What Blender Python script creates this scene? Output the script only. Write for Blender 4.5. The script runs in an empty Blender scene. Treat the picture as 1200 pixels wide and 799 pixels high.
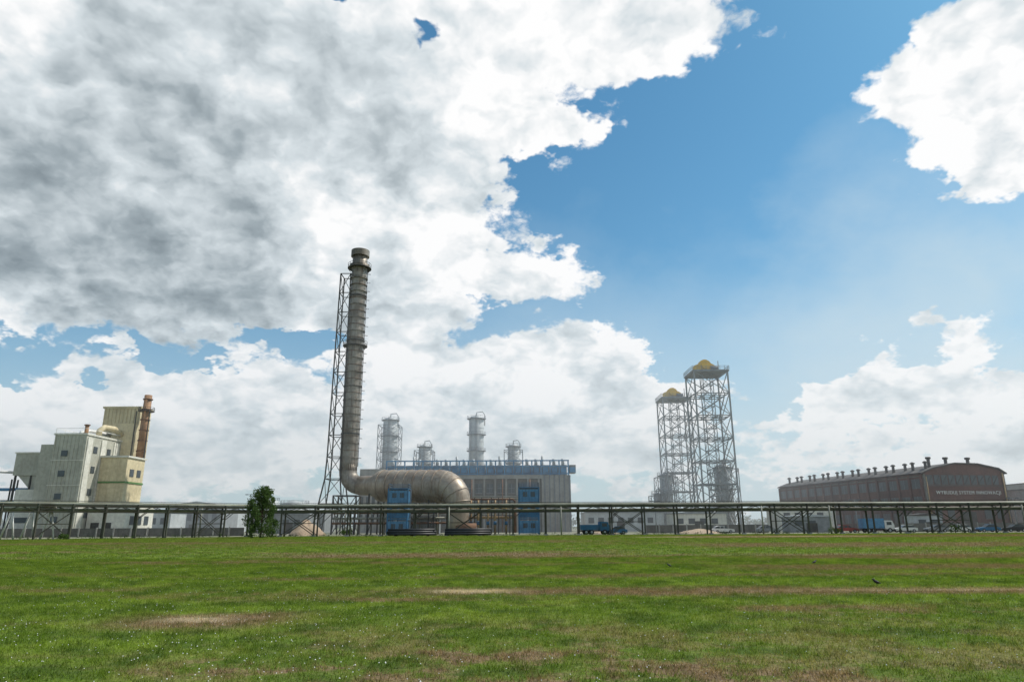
import bpy, math, random
import numpy as np
from mathutils import Vector, Matrix, Euler, Quaternion
random.seed(7); rng=np.random.default_rng(7)
sc=bpy.context.scene
R=math.radians
PITCH=R(15.2)
SUN_AZ=R(72); SUN_EL=R(52)
SUN=Vector((math.sin(SUN_AZ)*math.cos(SUN_EL),math.cos(SUN_AZ)*math.cos(SUN_EL),math.sin(SUN_EL)))

# ---------------------------------------------------------------- node helper
class NT:
    def __init__(s,tree): s.t=tree
    def n(s,typ,**kw):
        nd=s.t.nodes.new(typ)
        for k,v in kw.items(): setattr(nd,k,v)
        return nd
    def put(s,sock,v):
        if isinstance(v,bpy.types.NodeSocket): s.t.links.new(v,sock)
        else: sock.default_value=v
    def m(s,op,a,b=0.0,c=None,clamp=False):
        nd=s.n('ShaderNodeMath',operation=op,use_clamp=clamp)
        s.put(nd.inputs[0],a); s.put(nd.inputs[1],b)
        if c is not None: s.put(nd.inputs[2],c)
        return nd.outputs[0]
    def v(s,op,a,b=(0,0,0)):
        nd=s.n('ShaderNodeVectorMath',operation=op)
        s.put(nd.inputs[0],a)
        if op=='LENGTH': return nd.outputs[1]
        if op=='SCALE': s.put(nd.inputs[3],b)
        else: s.put(nd.inputs[1],b)
        return nd.outputs[0]
    def sstep(s,x,a,b,lo=0.0,hi=1.0):
        nd=s.n('ShaderNodeMapRange',interpolation_type='SMOOTHSTEP')
        s.put(nd.inputs[0],x)
        for i,q in enumerate((a,b,lo,hi)): s.put(nd.inputs[i+1],q)
        return nd.outputs[0]
    def mix(s,f,a,b,blend='MIX'):
        nd=s.n('ShaderNodeMix',data_type='RGBA',blend_type=blend)
        s.put(nd.inputs[0],f)
        for i,q in ((6,a),(7,b)):
            if not isinstance(q,bpy.types.NodeSocket) and len(q)==3: q=(*q,1)
            s.put(nd.inputs[i],q)
        return nd.outputs[2]
    def noise(s,vec,scale,detail=4,rough=.55,dist=0.0,out=0):
        nd=s.n('ShaderNodeTexNoise')
        if vec is not None: s.put(nd.inputs['Vector'],vec)
        s.put(nd.inputs['Scale'],scale); s.put(nd.inputs['Detail'],detail)
        s.put(nd.inputs['Roughness'],rough); s.put(nd.inputs['Distortion'],dist)
        return nd.outputs[out]

# ---------------------------------------------------------------- world
def sky_angles(px,py):
    s=(px-600)/800; t=(400-py)/800
    c,sn=math.cos(PITCH),math.sin(PITCH)
    x=s; y=c-t*sn; z=sn+t*c
    return math.degrees(math.atan2(x,y)), math.degrees(math.atan2(z,math.hypot(x,y)))
def build_world():
    w=bpy.data.worlds.new("World"); sc.world=w; w.use_nodes=True
    try: w.cycles.sampling_method='NONE'
    except Exception: pass
    t=w.node_tree; t.nodes.clear(); N=NT(t)
    sky=N.n('ShaderNodeTexSky',sky_type='NISHITA'); sky.sun_disc=False
    sky.sun_elevation=SUN_EL; sky.sun_rotation=SUN_AZ
    sky.air_density=1.0; sky.dust_density=1.0; sky.ozone_density=3.0
    D=N.n('ShaderNodeTexCoord').outputs['Generated']
    sep=N.n('ShaderNodeSeparateXYZ'); N.put(sep.inputs[0],D)
    X,Y,Z=sep.outputs
    az=N.m('MULTIPLY',N.m('ARCTAN2',X,Y),57.2958)
    el=N.m('MULTIPLY',N.m('ARCSINE',Z),57.2958)
    cb=N.n('ShaderNodeCombineXYZ'); N.put(cb.inputs[0],az); N.put(cb.inputs[1],el)
    C=cb.outputs[0]
    inv=N.m('DIVIDE',1.0,N.m('ADD',N.m('MAXIMUM',Z,0.0),0.6))
    P=N.v('SCALE',D,inv)
    wn=N.noise(P,4.0,2,.5,out=1)
    wv=N.v('MULTIPLY',N.v('SUBTRACT',wn,(.5,.5,.5)),(13,10,0))
    wn2=N.noise(P,13.0,4,.6,out=1)
    wn2c=N.v('SUBTRACT',wn2,(.5,.5,.5))
    wv2=N.v('MULTIPLY',wn2c,(9,7.5,0))
    CW=N.v('ADD',N.v('ADD',C,wv),wv2)
    def blob(vec,px,py,rx,ry,st,rot=0):
        a,e=sky_angles(px,py)
        ra=abs(sky_angles(px+rx,py)[0]-sky_angles(px-rx,py)[0])/2
        re=abs(sky_angles(px,py-ry)[1]-sky_angles(px,py+ry)[1])/2
        mp=N.n('ShaderNodeMapping',vector_type='TEXTURE')
        N.put(mp.inputs[0],vec); mp.inputs[1].default_value=(a,e,0)
        mp.inputs[2].default_value=(0,0,R(rot)); mp.inputs[3].default_value=(ra,re,1)
        g=N.n('ShaderNodeTexGradient',gradient_type='SPHERICAL'); N.put(g.inputs[0],mp.outputs[0])
        return N.m('MULTIPLY',g.outputs[1],st)
    def field(vec,L):
        acc=None
        for b in L:
            o=blob(vec,*b)
            acc=o if acc is None else N.m('ADD',acc,o)
        return acc
    clouds=[(100,90,620,300,1.3),(430,90,330,180,1.0),(650,10,260,120,1.0),(765,48,150,80,.8),
        (440,230,240,180,1.0),(260,290,380,140,1.0),(610,312,170,40,1.0),(450,385,130,60,.9),(-60,320,260,100,.8),
        (560,170,90,60,.5),(644,160,40,30,1.1),(605,215,46,30,.7),
        (60,450,170,75,1.0),(210,470,220,95,1.0),(330,480,180,100,.9),(100,540,320,90,.9),(400,540,200,60,.5),
        (665,425,140,72,1.25),(600,470,210,80,1.0),(765,452,130,60,.9),(500,440,100,40,.95),(640,540,330,80,.9),
        (970,490,170,30,1.0),(1070,455,150,52,1.1),(1130,400,76,38,.9),(1190,475,100,50,1.0),(1080,530,300,60,.7),
        (1160,120,160,120,1.15),(1200,50,140,110,1.0),(1045,100,66,36,.65),(1120,190,90,40,.6)]
    M=N.m('MINIMUM',field(CW,clouds),.85)
    holes=field(CW,[(490,42,44,30,1.0),(385,5,34,22,.9),(350,388,95,26,.9),(160,405,140,28,.75),(10,412,80,32,1.0),(250,405,80,24,.5),
                   (960,330,260,260,.5),(800,250,130,200,.6),(620,190,60,60,.3)])
    M=N.m('SUBTRACT',M,holes)
    bn=N.noise(P,1.7,2,.5)
    back=N.m('MULTIPLY',N.sstep(bn,.48,.62),N.sstep(Y,.45,.1))
    M=N.m('ADD',M,back)
    PW=N.v('ADD',P,N.v('SCALE',wn2c,.05))
    def vor(vec,sc_,det):
        vo=N.n('ShaderNodeTexVoronoi',feature='F1'); N.put(vo.inputs['Vector'],vec)
        vo.inputs['Scale'].default_value=sc_; vo.inputs['Detail'].default_value=det
        vo.inputs['Roughness'].default_value=.66; vo.normalize=True
        return N.m('SUBTRACT',1.0,vo.outputs[0])
    f0=N.noise(PW,6.0,9,.66)
    B0=N.m('ADD',N.m('MULTIPLY',f0,.70),N.m('MULTIPLY',vor(PW,17,3),.50))
    def lo(vec): return N.m('ADD',N.m('MULTIPLY',N.noise(vec,5.5,5,.55),1.0),N.m('MULTIPLY',vor(vec,14,2),.34))
    relief=N.m('MULTIPLY',N.m('SUBTRACT',lo(PW),lo(N.v('ADD',PW,(0.020,-.002,0.034)))),2.2)
    F=N.m('ADD',M,N.m('MULTIPLY',N.m('SUBTRACT',B0,.68),2.2))
    cover=N.sstep(F,.20,.46)
    dark=field(CW,[(40,190,460,210,.80),(150,320,350,100,.52),(330,120,260,150,.26),(430,330,220,80,.15),(250,30,300,80,.20),
                   (620,520,280,60,.25),(120,530,260,50,.22),(1180,175,110,50,.25),(1180,500,120,25,.25),(330,500,120,60,.2)])
    gb=N.noise(P,2.4,5,.55)
    dk=N.m('MULTIPLY',dark,N.m('ADD',.82,N.m('MULTIPLY',N.m('SUBTRACT',gb,.5),2.8)))
    thick=N.sstep(F,.3,1.3,0,.06)
    val=N.m('SUBTRACT',N.m('SUBTRACT',N.m('ADD',.95,relief),dk),thick,clamp=True)
    cr=N.n('ShaderNodeValToRGB'); N.put(cr.inputs[0],val); e=cr.color_ramp
    e.elements[0].position=0; e.elements[0].color=(.22,.265,.295,1)
    e.elements[1].position=1; e.elements[1].color=(1.0,1.0,1.0,1)
    x=e.elements.new(.3); x.color=(.36,.42,.455,1)
    x=e.elements.new(.7); x.color=(.68,.745,.78,1)
    cloud=N.v('SCALE',cr.outputs[0],10.0)
    tint=N.mix(1.0,sky.outputs[0],(.60,1.16,1.22),'MULTIPLY')
    hz=N.m('POWER',2.718,N.m('DIVIDE',N.m('MAXIMUM',el,0.0),-8.5))
    veil=N.m('ADD',N.m('MULTIPLY',hz,.95),
        N.m('MULTIPLY',field(CW,[(1150,330,360,270,1.0),(900,450,450,220,.6),(620,380,260,150,.4)]),
            N.m('ADD',.20,N.m('MULTIPLY',gb,.75))))
    veil=N.m('MINIMUM',veil,.86)
    base=N.mix(veil,tint,(6.0,7.3,8.0))
    cv=N.m('MULTIPLY',cover,N.m('SUBTRACT',1.0,N.m('MULTIPLY',hz,.3)))
    col=N.mix(cv,base,cloud)
    bg=N.n('ShaderNodeBackground'); N.put(bg.inputs[0],col); bg.inputs[1].default_value=.1
    out=N.n('ShaderNodeOutputWorld'); t.links.new(bg.outputs[0],out.inputs[0])
build_world()

# ---------------------------------------------------------------- materials
def mat(name,c1,c2=None,scale=1.0,rough=.75,metal=0.0,bump=.0,streak=0.0,streakcol=(.12,.07,.04),brick=None,spec=.3):
    m=bpy.data.materials.new(name); m.use_nodes=True; t=m.node_tree; N=NT(t)
    b=t.nodes['Principled BSDF']
    if c2 is None: c2=tuple(x*.7 for x in c1)
    co=N.n('ShaderNodeTexCoord').outputs['Object']
    f=N.sstep(N.noise(co,scale,6,.62),.35,.68)
    col=N.mix(f,c1,c2)
    f2=N.noise(co,scale*9,3,.6)
    col=N.mix(.45,col,N.mix(N.sstep(f2,.3,.7),(.72,.72,.72),(1.2,1.2,1.2)),'MULTIPLY')
    if streak>0:
        mp=N.n('ShaderNodeMapping'); N.put(mp.inputs[0],co); mp.inputs[3].default_value=(1.6,1.6,.11)
        s=N.m('MULTIPLY',N.sstep(N.noise(mp.outputs[0],1.3,5,.65),.48,.72),streak)
        col=N.mix(s,col,streakcol)
    if brick:
        mp=N.n('ShaderNodeMapping'); N.put(mp.inputs[0],co); mp.inputs[2].default_value=(R(90),0,0)
        br=N.n('ShaderNodeTexBrick'); N.put(br.inputs[0],mp.outputs[0])
        br.inputs['Scale'].default_value=brick; br.inputs['Mortar Size'].default_value=.02
        br.inputs['Color1'].default_value=(1,1,1,1); br.inputs['Color2'].default_value=(.78,.78,.78,1); br.inputs['Mortar'].default_value=(.6,.6,.6,1)
        col=N.mix(.8,col,br.outputs[0],'MULTIPLY')
    N.put(b.inputs['Base Color'],col)
    b.inputs['Roughness'].default_value=rough; b.inputs['Metallic'].default_value=metal
    b.inputs['Specular IOR Level'].default_value=spec
    if bump:
        bp=N.n('ShaderNodeBump'); bp.inputs[0].default_value=bump; bp.inputs[1].default_value=.1
        N.put(bp.inputs['Height'],N.noise(co,scale*5,4,.6)); N.put(b.inputs['Normal'],bp.outputs[0])
    return m
MT={}
MT['steel_dark']=mat('steel_dark',(.075,.075,.068),(.045,.042,.038),.6,.7,.2)
MT['rack']=mat('rack_steel',(.070,.075,.056),(.055,.047,.038),.4,.75)
MT['pipe_green']=mat('rack_pipe',(.15,.165,.10),(.10,.095,.07),.25,.6)
MT['pipe_pale']=mat('insulated_pipe',(.27,.275,.23),(.17,.165,.13),.25,.6,.1)
MT['chimney']=mat('weathered_chimney_cladding',(.29,.265,.23),(.14,.12,.095),.22,.5,.40,streak=.85,streakcol=(.085,.055,.038))
MT['duct']=mat('rusty_duct_cladding',(.36,.31,.25),(.22,.165,.12),.16,.45,.35,streak=.6,streakcol=(.14,.08,.045))
MT['rust']=mat('rusty_steel',(.19,.10,.055),(.09,.055,.038),.8,.8)
MT['hazysteel']=mat('haze_paled_steel',(.26,.28,.29),(.18,.195,.205),.5,.6,.1)  # grey steel, base colour lightened to stand in for distance haze
MT['hazypale']=mat('haze_paled_cladding',(.48,.51,.52),(.35,.38,.39),.25,.6,.1,streak=.3,streakcol=(.26,.26,.25))  # cladding tone paled so the haze is painted into it
MT['hazydark']=mat('haze_paled_frame',(.20,.22,.24),(.15,.165,.18),.5,.7)  # dark frame steel with haze mixed into its colour
MT['yellow']=mat('yellow_paint',(.70,.44,.035),(.56,.33,.025),.6,.55,streak=.3)
MT['blue']=mat('blue_paint',(.045,.17,.32),(.04,.12,.22),.5,.55,streak=.4,streakcol=(.08,.085,.085))
MT['bluep']=mat('blue_faded',(.11,.28,.46),(.08,.18,.31),.5,.6)
MT['concrete']=mat('concrete_wall',(.33,.325,.305),(.24,.235,.22),.12,.85,streak=.45,streakcol=(.16,.15,.135),bump=.3)
MT['concrete2']=mat('dark_grey_brick',(.18,.175,.16),(.12,.115,.105),.15,.85,streak=.4,streakcol=(.08,.075,.07),brick=2.0)
MT['glass']=mat('dusty_glass',(.06,.075,.085),(.04,.05,.055),.6,.3,spec=.5)
MT['greenclad']=mat('cream_grey_cladding',(.44,.44,.375),(.35,.345,.29),.15,.7,streak=.35,streakcol=(.23,.22,.175))
MT['whiteclad']=mat('white_cladding',(.64,.63,.56),(.52,.51,.45),.15,.65,streak=.3,streakcol=(.32,.30,.24))
MT['beige']=mat('beige_cladding',(.60,.52,.34),(.48,.41,.26),.15,.7,streak=.35,streakcol=(.28,.20,.11))
MT['greentrim']=mat('green_trim',(.10,.22,.07),(.08,.15,.05),.5,.6)
MT['orange']=mat('rust_orange_stack',(.33,.19,.10),(.22,.125,.07),.5,.7,streak=.4)
MT['redbrick']=mat('red_brick_wall',(.175,.088,.072),(.11,.060,.052),.10,.85,streak=.45,streakcol=(.07,.05,.045),brick=2.0)
MT['roofdark']=mat('dark_roof_felt',(.10,.095,.092),(.07,.065,.063),.15,.85)
MT['white']=mat('white_paint',(.72,.72,.70),(.58,.58,.56),.5,.6)
MT['sand']=mat('sand',(.42,.32,.23),(.32,.24,.17),.5,.95,bump=.6)
MT['black']=mat('black_pipe',(.03,.032,.035),(.02,.02,.022),.5,.45)
MT['tyre']=mat('tyre_rubber',(.02,.02,.02),(.03,.03,.03),2,.9)
MT['bark']=mat('bark',(.09,.065,.045),(.05,.035,.025),3,.9,bump=.6)
MT['feather']=mat('dark_feather',(.02,.02,.024),(.035,.033,.03),12,.6)
MT['yard']=mat('yard_gravel',(.25,.235,.18),(.14,.16,.09),.08,.95,bump=.4)
MT['ochre']=mat('ochre_pipe',(.42,.29,.14),(.25,.17,.10),.4,.6,.2)
MT['redpaint']=mat('red_paint',(.32,.04,.03),(.2,.03,.025),.8,.45,spec=.5)

# ---------------------------------------------------------------- mesh builder
class Obj:
    def __init__(s,name,loc=(0,0,0),rotz=0.0):
        s.name=name; s.loc=loc; s.rotz=rotz; s.parts={}
        s.extra=[]
    def p(s,part,m):
        if part not in s.parts: s.parts[part]=dict(v=[],f=[],s=[],m=m)
        return s.parts[part]
    def box(s,part,m,x0,x1,y0,y1,z0,z1):
        q=s.p(part,m); b=len(q['v'])
        q['v']+=[(x0,y0,z0),(x1,y0,z0),(x1,y1,z0),(x0,y1,z0),(x0,y0,z1),(x1,y0,z1),(x1,y1,z1),(x0,y1,z1)]
        fs=[(0,3,2,1),(4,5,6,7),(0,1,5,4),(1,2,6,5),(2,3,7,6),(3,0,4,7)]
        q['f']+=[tuple(b+i for i in f) for f in fs]; q['s']+=[0]*6
    def prism(s,part,m,prof,y0,y1):
        q=s.p(part,m); b=len(q['v']); n=len(prof)
        q['v']+=[(x,y0,z) for x,z in prof]+[(x,y1,z) for x,z in prof]
        q['f']+=[tuple(range(b,b+n)),tuple(range(b+2*n-1,b+n-1,-1))]
        q['f']+=[(b+(i+1)%n,b+i,b+n+i,b+n+(i+1)%n) for i in range(n)]; q['s']+=[0]*(n+2)
    def tube(s,part,m,pts,rad,n=8,cap=True,smooth=True):
        q=s.p(part,m)
        pts=[Vector(a) for a in pts]
        if not isinstance(rad,(list,tuple)): rad=[rad]*len(pts)
        b=len(q['v']); up=None
        for i,pt in enumerate(pts):
            if i==0: d=pts[1]-pts[0]
            elif i==len(pts)-1: d=pts[-1]-pts[-2]
            else: d=(pts[i+1]-pt).normalized()+(pt-pts[i-1]).normalized()
            d.normalize()
            if up is None:
                a=Vector((0,0,1)) if abs(d.z)<.9 else Vector((1,0,0))
                up=(a-d*a.dot(d)).normalized()
            else: up=(up-d*up.dot(d)).normalized()
            sd=d.cross(up)
            for k in range(n):
                an=2*math.pi*(k+.5)/n
                q['v'].append(tuple(pt+(up*math.cos(an)+sd*math.sin(an))*rad[i]))
        for i in range(len(pts)-1):
            for k in range(n):
                k2=(k+1)%n
                q['f'].append((b+i*n+k,b+i*n+k2,b+(i+1)*n+k2,b+(i+1)*n+k)); q['s'].append(1 if smooth and n>4 else 0)
        if cap:
            q['f'].append(tuple(b+k for k in range(n-1,-1,-1))); q['s'].append(0)
            l=b+(len(pts)-1)*n; q['f'].append(tuple(l+k for k in range(n))); q['s'].append(0)
    def beam(s,part,m,a,b,w): s.tube(part,m,[a,b],w*.707,4)
    def ring(s,part,m,x,y,z,r0,r1,h=.12,n=20):
        q=s.p(part,m); b=len(q['v'])
        for k in range(n):
            c,d=math.cos(2*math.pi*k/n),math.sin(2*math.pi*k/n)
            q['v']+=[(x+r0*c,y+r0*d,z),(x+r1*c,y+r1*d,z),(x+r1*c,y+r1*d,z+h),(x+r0*c,y+r0*d,z+h)]
        for k in range(n):
            a=b+4*k; c=b+4*((k+1)%n)
            for i in range(4):
                j=(i+1)%4
                q['f'].append((a+i,c+i,c+j,a+j)); q['s'].append(0)
    def railing(s,part,m,x,y,z,r,h=1.1,n=14):
        for k in range(n):
            a=2*math.pi*k/n; a2=2*math.pi*(k+1)/n
            p0=(x+r*math.cos(a),y+r*math.sin(a)); p1=(x+r*math.cos(a2),y+r*math.sin(a2))
            s.beam(part,m,(*p0,z),(*p0,z+h),.07)
            s.beam(part,m,(*p0,z+h),(*p1,z+h),.07); s.beam(part,m,(*p0,z+h*.5),(*p1,z+h*.5),.05)
    def finish(s,single=False):
        obs=[]
        for pn,q in s.parts.items():
            me=bpy.data.meshes.new(pn); me.from_pydata(q['v'],[],q['f'])
            me.polygons.foreach_set('use_smooth',[bool(x) for x in q['s']])
            me.materials.append(MT[q['m']] if isinstance(q['m'],str) else q['m']); me.update()
            o=bpy.data.objects.new(pn,me); sc.collection.objects.link(o); obs.append(o)
        if single and len(obs)==1:
            e=obs[0]; e.name=s.name
        else:
            e=bpy.data.objects.new(s.name,None); sc.collection.objects.link(e)
            for o in obs+s.extra: o.parent=e
        e.location=s.loc; e.rotation_euler=(0,0,s.rotz)
        return e

# ---------------------------------------------------------------- ground
def field_color(N,pos):
    """lawn colour from the real position on the field"""
    sp=N.n('ShaderNodeSeparateXYZ'); N.put(sp.inputs[0],pos); X,Y,Z=sp.outputs
    fl=N.v('MULTIPLY',pos,(1,1,0))
    st=N.v('MULTIPLY',pos,(.22,1,0))
    wob=N.m('MULTIPLY',N.m('SUBTRACT',N.noise(fl,.25,2,.5),.5),5.0)
    def strip(y0,hw,x0,x1,fade=6.0):
        d=N.m('ABSOLUTE',N.m('SUBTRACT',N.m('ADD',Y,N.m('MULTIPLY',wob,hw/2.2)),y0))
        a=N.sstep(d,hw*1.3,hw*.3)
        b=N.m('MULTIPLY',N.sstep(X,x0,x0+fade),N.sstep(X,x1,x1-fade))
        return N.m('MULTIPLY',a,b)
    n1=N.noise(fl,.5,6,.72); n2=N.noise(st,.20,4,.62); n3=N.noise(fl,3.5,4,.7)
    L=[(18.3,1.2,-6,60,6,1.0),(16.6,.45,-9,3,6,.9),(42,4.5,-18,10,8,1.0),(38,4,10,70,6,1.0),(60,8,12,90,6,1.0),(28,2.4,6,60,6,.9),
       (13.3,1.3,-8,-3,2,1.0),(104,12,20,160,6,1.0),(78,6,-60,10,6,.8),(24,.8,-4,25,5,.7)]
    br=None
    for y0,hw,x0,x1,fd,s in L:
        o=N.m('MULTIPLY',strip(y0,hw,x0,x1,fd),s); br=o if br is None else N.m('MAXIMUM',br,o)
    br=N.m('MULTIPLY',br,N.sstep(n1,.36,.50,.25,1.0))
    near=N.m('MULTIPLY',N.sstep(Y,14.5,10.5),N.m('MULTIPLY',N.sstep(X,-5.5,-2),N.sstep(X,11,7)))
    pat=N.m('ADD',N.m('MULTIPLY',N.sstep(n2,.50,.61),.85),N.m('MULTIPLY',near,.55))
    pat=N.m('MULTIPLY',pat,N.sstep(n1,.44,.55,.05,1.0))
    brm=N.m('ADD',N.m('MAXIMUM',br,pat),.05)
    brm=N.m('MULTIPLY',brm,N.sstep(n3,.30,.50,.45,1.0),clamp=True)
    g=N.mix(N.sstep(n1,.38,.62),(.095,.165,.018),(.19,.275,.034))
    g=N.mix(N.m('MULTIPLY',N.sstep(N.noise(fl,1.1,4,.65),.44,.64),.85),g,(.050,.098,.013))
    g=N.mix(N.m('MULTIPLY',N.sstep(n3,.5,.72),.45),g,(.25,.27,.09))
    d=N.mix(N.sstep(n3,.35,.65),(.13,.09,.055),(.28,.205,.12))
    col=N.mix(brm,g,d)
    s1=strip(18.6,.6,-2.6,0.6,1.2)
    s2=N.m('MULTIPLY',strip(13.3,.40,-6.8,-4.6,1.0),.8)
    s3=N.m('MULTIPLY',strip(18.4,.28,4,40),.5)
    s4=N.m('MULTIPLY',strip(104,3,15,55),.7)
    sm=N.m('MULTIPLY',N.m('MAXIMUM',N.m('MAXIMUM',N.m('MAXIMUM',s1,s2),s3),s4),N.sstep(n1,.28,.46))
    col=N.mix(sm,col,(.52,.43,.31))
    return col
def lawn_mat():
    m=bpy.data.materials.new('lawn'); m.use_nodes=True; N=NT(m.node_tree); b=m.node_tree.nodes['Principled BSDF']
    pos=N.n('ShaderNodeNewGeometry').outputs['Position']
    col=field_color(N,pos)
    N.put(b.inputs['Base Color'],N.mix(N.sstep(N.noise(pos,22,3,.7),.3,.7),N.mix(1,col,(.45,.43,.42),'MULTIPLY'),N.mix(1,col,(1.1,1.1,1.05),'MULTIPLY')))
    b.inputs['Roughness'].default_value=.95; b.inputs['Specular IOR Level'].default_value=.1
    bp=N.n('ShaderNodeBump'); bp.inputs[0].default_value=.9; bp.inputs[1].default_value=.06
    N.put(bp.inputs['Height'],N.noise(pos,9,5,.7)); N.put(b.inputs['Normal'],bp.outputs[0])
    return m
def blade_mat():
    m=bpy.data.materials.new('grass_blades'); m.use_nodes=True; t=m.node_tree; t.nodes.clear(); N=NT(t)
    pos=N.n('ShaderNodeNewGeometry').outputs['Position']
    col=field_color(N,pos)
    rnd=N.noise(pos,40,0,.5)
    col=N.mix(N.sstep(rnd,.3,.7),N.mix(1,col,(.60,.62,.60),'MULTIPLY'),N.mix(1,col,(1.55,1.45,1.45),'MULTIPLY'))
    d=N.n('ShaderNodeBsdfDiffuse'); N.put(d.inputs[0],col)
    tr=N.n('ShaderNodeBsdfTranslucent'); N.put(tr.inputs[0],N.mix(1,col,(1.25,1.3,.8),'MULTIPLY'))
    mx=N.n('ShaderNodeMixShader'); mx.inputs[0].default_value=.42
    t.links.new(d.outputs[0],mx.inputs[1]); t.links.new(tr.outputs[0],mx.inputs[2])
    o=N.n('ShaderNodeOutputMaterial'); t.links.new(mx.outputs[0],o.inputs[0])
    return m
MT['lawn']=lawn_mat(); MT['blade']=blade_mat()
g=Obj('ground'); q=g.p('ground','lawn')
S=3500
q['v']=[(-S,-300,0),(S,-300,0),(S,S*1.6,0),(-S,S*1.6,0)]; q['f']=[(0,1,2,3)]; q['s']=[0]
g.finish(True)
g=Obj('gravel_yard'); q=g.p('yard','yard')
top=[(-260,128),(-115,99),(-80,121),(-50,139),(-20,141),(10,139),(40,141),(80,140),(130,142),(320,150)]
q['v']=[(x,y,.02) for x,y in top]+[(x*1.6,480,.02) for x,y in reversed(top)]
q['f']=[tuple(range(len(q['v'])))]; q['s']=[0]
g.finish(True)

def patch_mesh(name,size,count,h0,h1,w0,w1,seed):
    r=np.random.default_rng(seed)
    nc=count//14
    cx=r.uniform(0,size,(nc,2)); idx=r.integers(0,nc,count)
    pos=cx[idx]+r.normal(0,size*.02 if size<5 else .22,(count,2)); 
    mk=r.random(count)<.36; pos[mk]=r.uniform(0,size,(mk.sum(),2)); pos%=size
    ch=r.uniform(.4,1.6,nc)[idx]
    h=r.uniform(h0,h1,count)*ch; w=r.uniform(w0,w1,count)
    a=r.uniform(0,2*np.pi,count); la=r.uniform(0,2*np.pi,count); ln=h*r.uniform(.2,1.0,count)
    dx,dy=np.cos(a)*w/2,np.sin(a)*w/2
    V=np.zeros((count,3,3))
    V[:,0]=np.c_[pos[:,0]-dx,pos[:,1]-dy,np.zeros(count)]
    V[:,1]=np.c_[pos[:,0]+dx,pos[:,1]+dy,np.zeros(count)]
    V[:,2]=np.c_[pos[:,0]+np.cos(la)*ln,pos[:,1]+np.sin(la)*ln,h]
    me=bpy.data.meshes.new(name); me.vertices.add(count*3); me.vertices.foreach_set('co',V.ravel())
    me.loops.add(count*3); me.loops.foreach_set('vertex_index',np.arange(count*3,dtype=np.int32))
    me.polygons.add(count); me.polygons.foreach_set('loop_start',np.arange(0,count*3,3,dtype=np.int32))
    try: me.polygons.foreach_set('loop_total',np.full(count,3,dtype=np.int32))
    except Exception: pass
    me.materials.append(MT['blade']); me.update(calc_edges=True); me.validate()
    return me
grass=bpy.data.objects.new('grass',None); sc.collection.objects.link(grass)
near=[patch_mesh('turf_near_%d'%i,3,7500,.025,.075,.006,.012,i) for i in range(6)]
far=[patch_mesh('turf_far_%d'%i,10,5000,.04,.10,.02,.045,20+i) for i in range(4)]
def inst(me,x,y,size):
    o=bpy.data.objects.new('turf',me); k=random.randrange(4)
    o.rotation_euler=(0,0,k*math.pi/2)
    off=[(0,0),(size,0),(size,size),(0,size)][k]
    o.location=(x+off[0],y+off[1],0.001); o.parent=grass; sc.collection.objects.link(o)
y=6.0
while y<39:
    hw=(y+3)*.80+2; x=-math.ceil(hw/3)*3
    while x<hw: inst(random.choice(near),x,y,3); x+=3
    y+=3
y=39.0
while y<129:
    hw=(y+10)*.80+4; x=-math.ceil(hw/10)*10
    while x<hw:
        if not (x<-50 and y>85+ (x+115)*.6): inst(random.choice(far),x,y,10)
        x+=10
    y+=10
q=Obj('white_clover_flowers'); pp=q.p('flowers','white')
for i in range(5000):
    y=7.5+30*random.random()**1.4; x=random.uniform(-.8,.75)*y
    if random.random()> (.9 if x<-.1*y else .3): continue
    nz=math.sin(x*1.3)+math.sin(y*1.7+x*.6)
    if nz<.1 and random.random()<.6: continue
    r=random.uniform(.005,.011); z=random.uniform(.03,.07); b=len(pp['v'])
    pp['v']+=[(x+r,y,z),(x,y+r,z),(x-r,y,z),(x,y-r,z),(x,y,z+r)]
    pp['f']+=[(b,b+1,b+4),(b+1,b+2,b+4),(b+2,b+3,b+4),(b+3,b,b+4)]; pp['s']+=[0]*4
q.finish(True)

# ---------------------------------------------------------------- chimney + mast + duct
CX,CY=-40.4,170.0
o=Obj('industrial_chimney',(CX,CY,0))
ctop=72.8
prof=[(17,2.15),(30,2.1),(50,2.0),(68,1.95)]
o.tube('shell','chimney',[(0,0,15)]+[(0,0,z) for z,r in prof]+[(0,0,ctop)],[2.15]+[r for z,r in prof]+[1.95],32)
for z in np.arange(18,69,3.6):
    o.ring('flange_rings','chimney',0,0,z,1.9,2.32,.22,32)
for z in np.arange(19.8,66,3.6):
    o.ring('seam_rings','rust',0,0,z,1.9,2.2,.08,32)
o.ring('head','chimney',0,0,ctop-1.6,1.85,2.4,1.7,32)
o.tube('head_cone','chimney',[(0,0,ctop-5.2),(0,0,ctop-4.0),(0,0,ctop-3.8)],[1.98,2.6,2.0],28,cap=False)
for z in (ctop-5.0,46.5):
    o.ring('platforms','steel_dark',0,0,z,2.0,3.1,.15,20); o.railing('railings','steel_dark',0,0,z+.15,3.05)
    for k in range(8):
        a=k*math.pi/4; o.beam('brackets','steel_dark',(2.0*math.cos(a),2*math.sin(a),z-1.3),(3*math.cos(a),3*math.sin(a),z),.09)
for sx in (-.25,.25): o.beam('ladder','steel_dark',(2.45,-.6+sx,16),(2.3,-.6+sx,ctop-5),.07)
for z in np.arange(16,68,.9): o.beam('ladder','steel_dark',(2.42,-.9,z),(2.42,-.3,z),.05)
for z in np.arange(18,68,2.4): o.ring('ladder_cage','steel_dark',2.75,-.6,z,.38,.44,.06,8)
pts=[];rd=[]
for i in range(9):
    a=i/8*math.pi/2; rr=3.6
    pts.append((rr-rr*math.cos(a),-(rr-rr*math.cos(a))*.25,15-rr*math.sin(a))); rd.append(2.15+.05*i/8)
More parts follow.
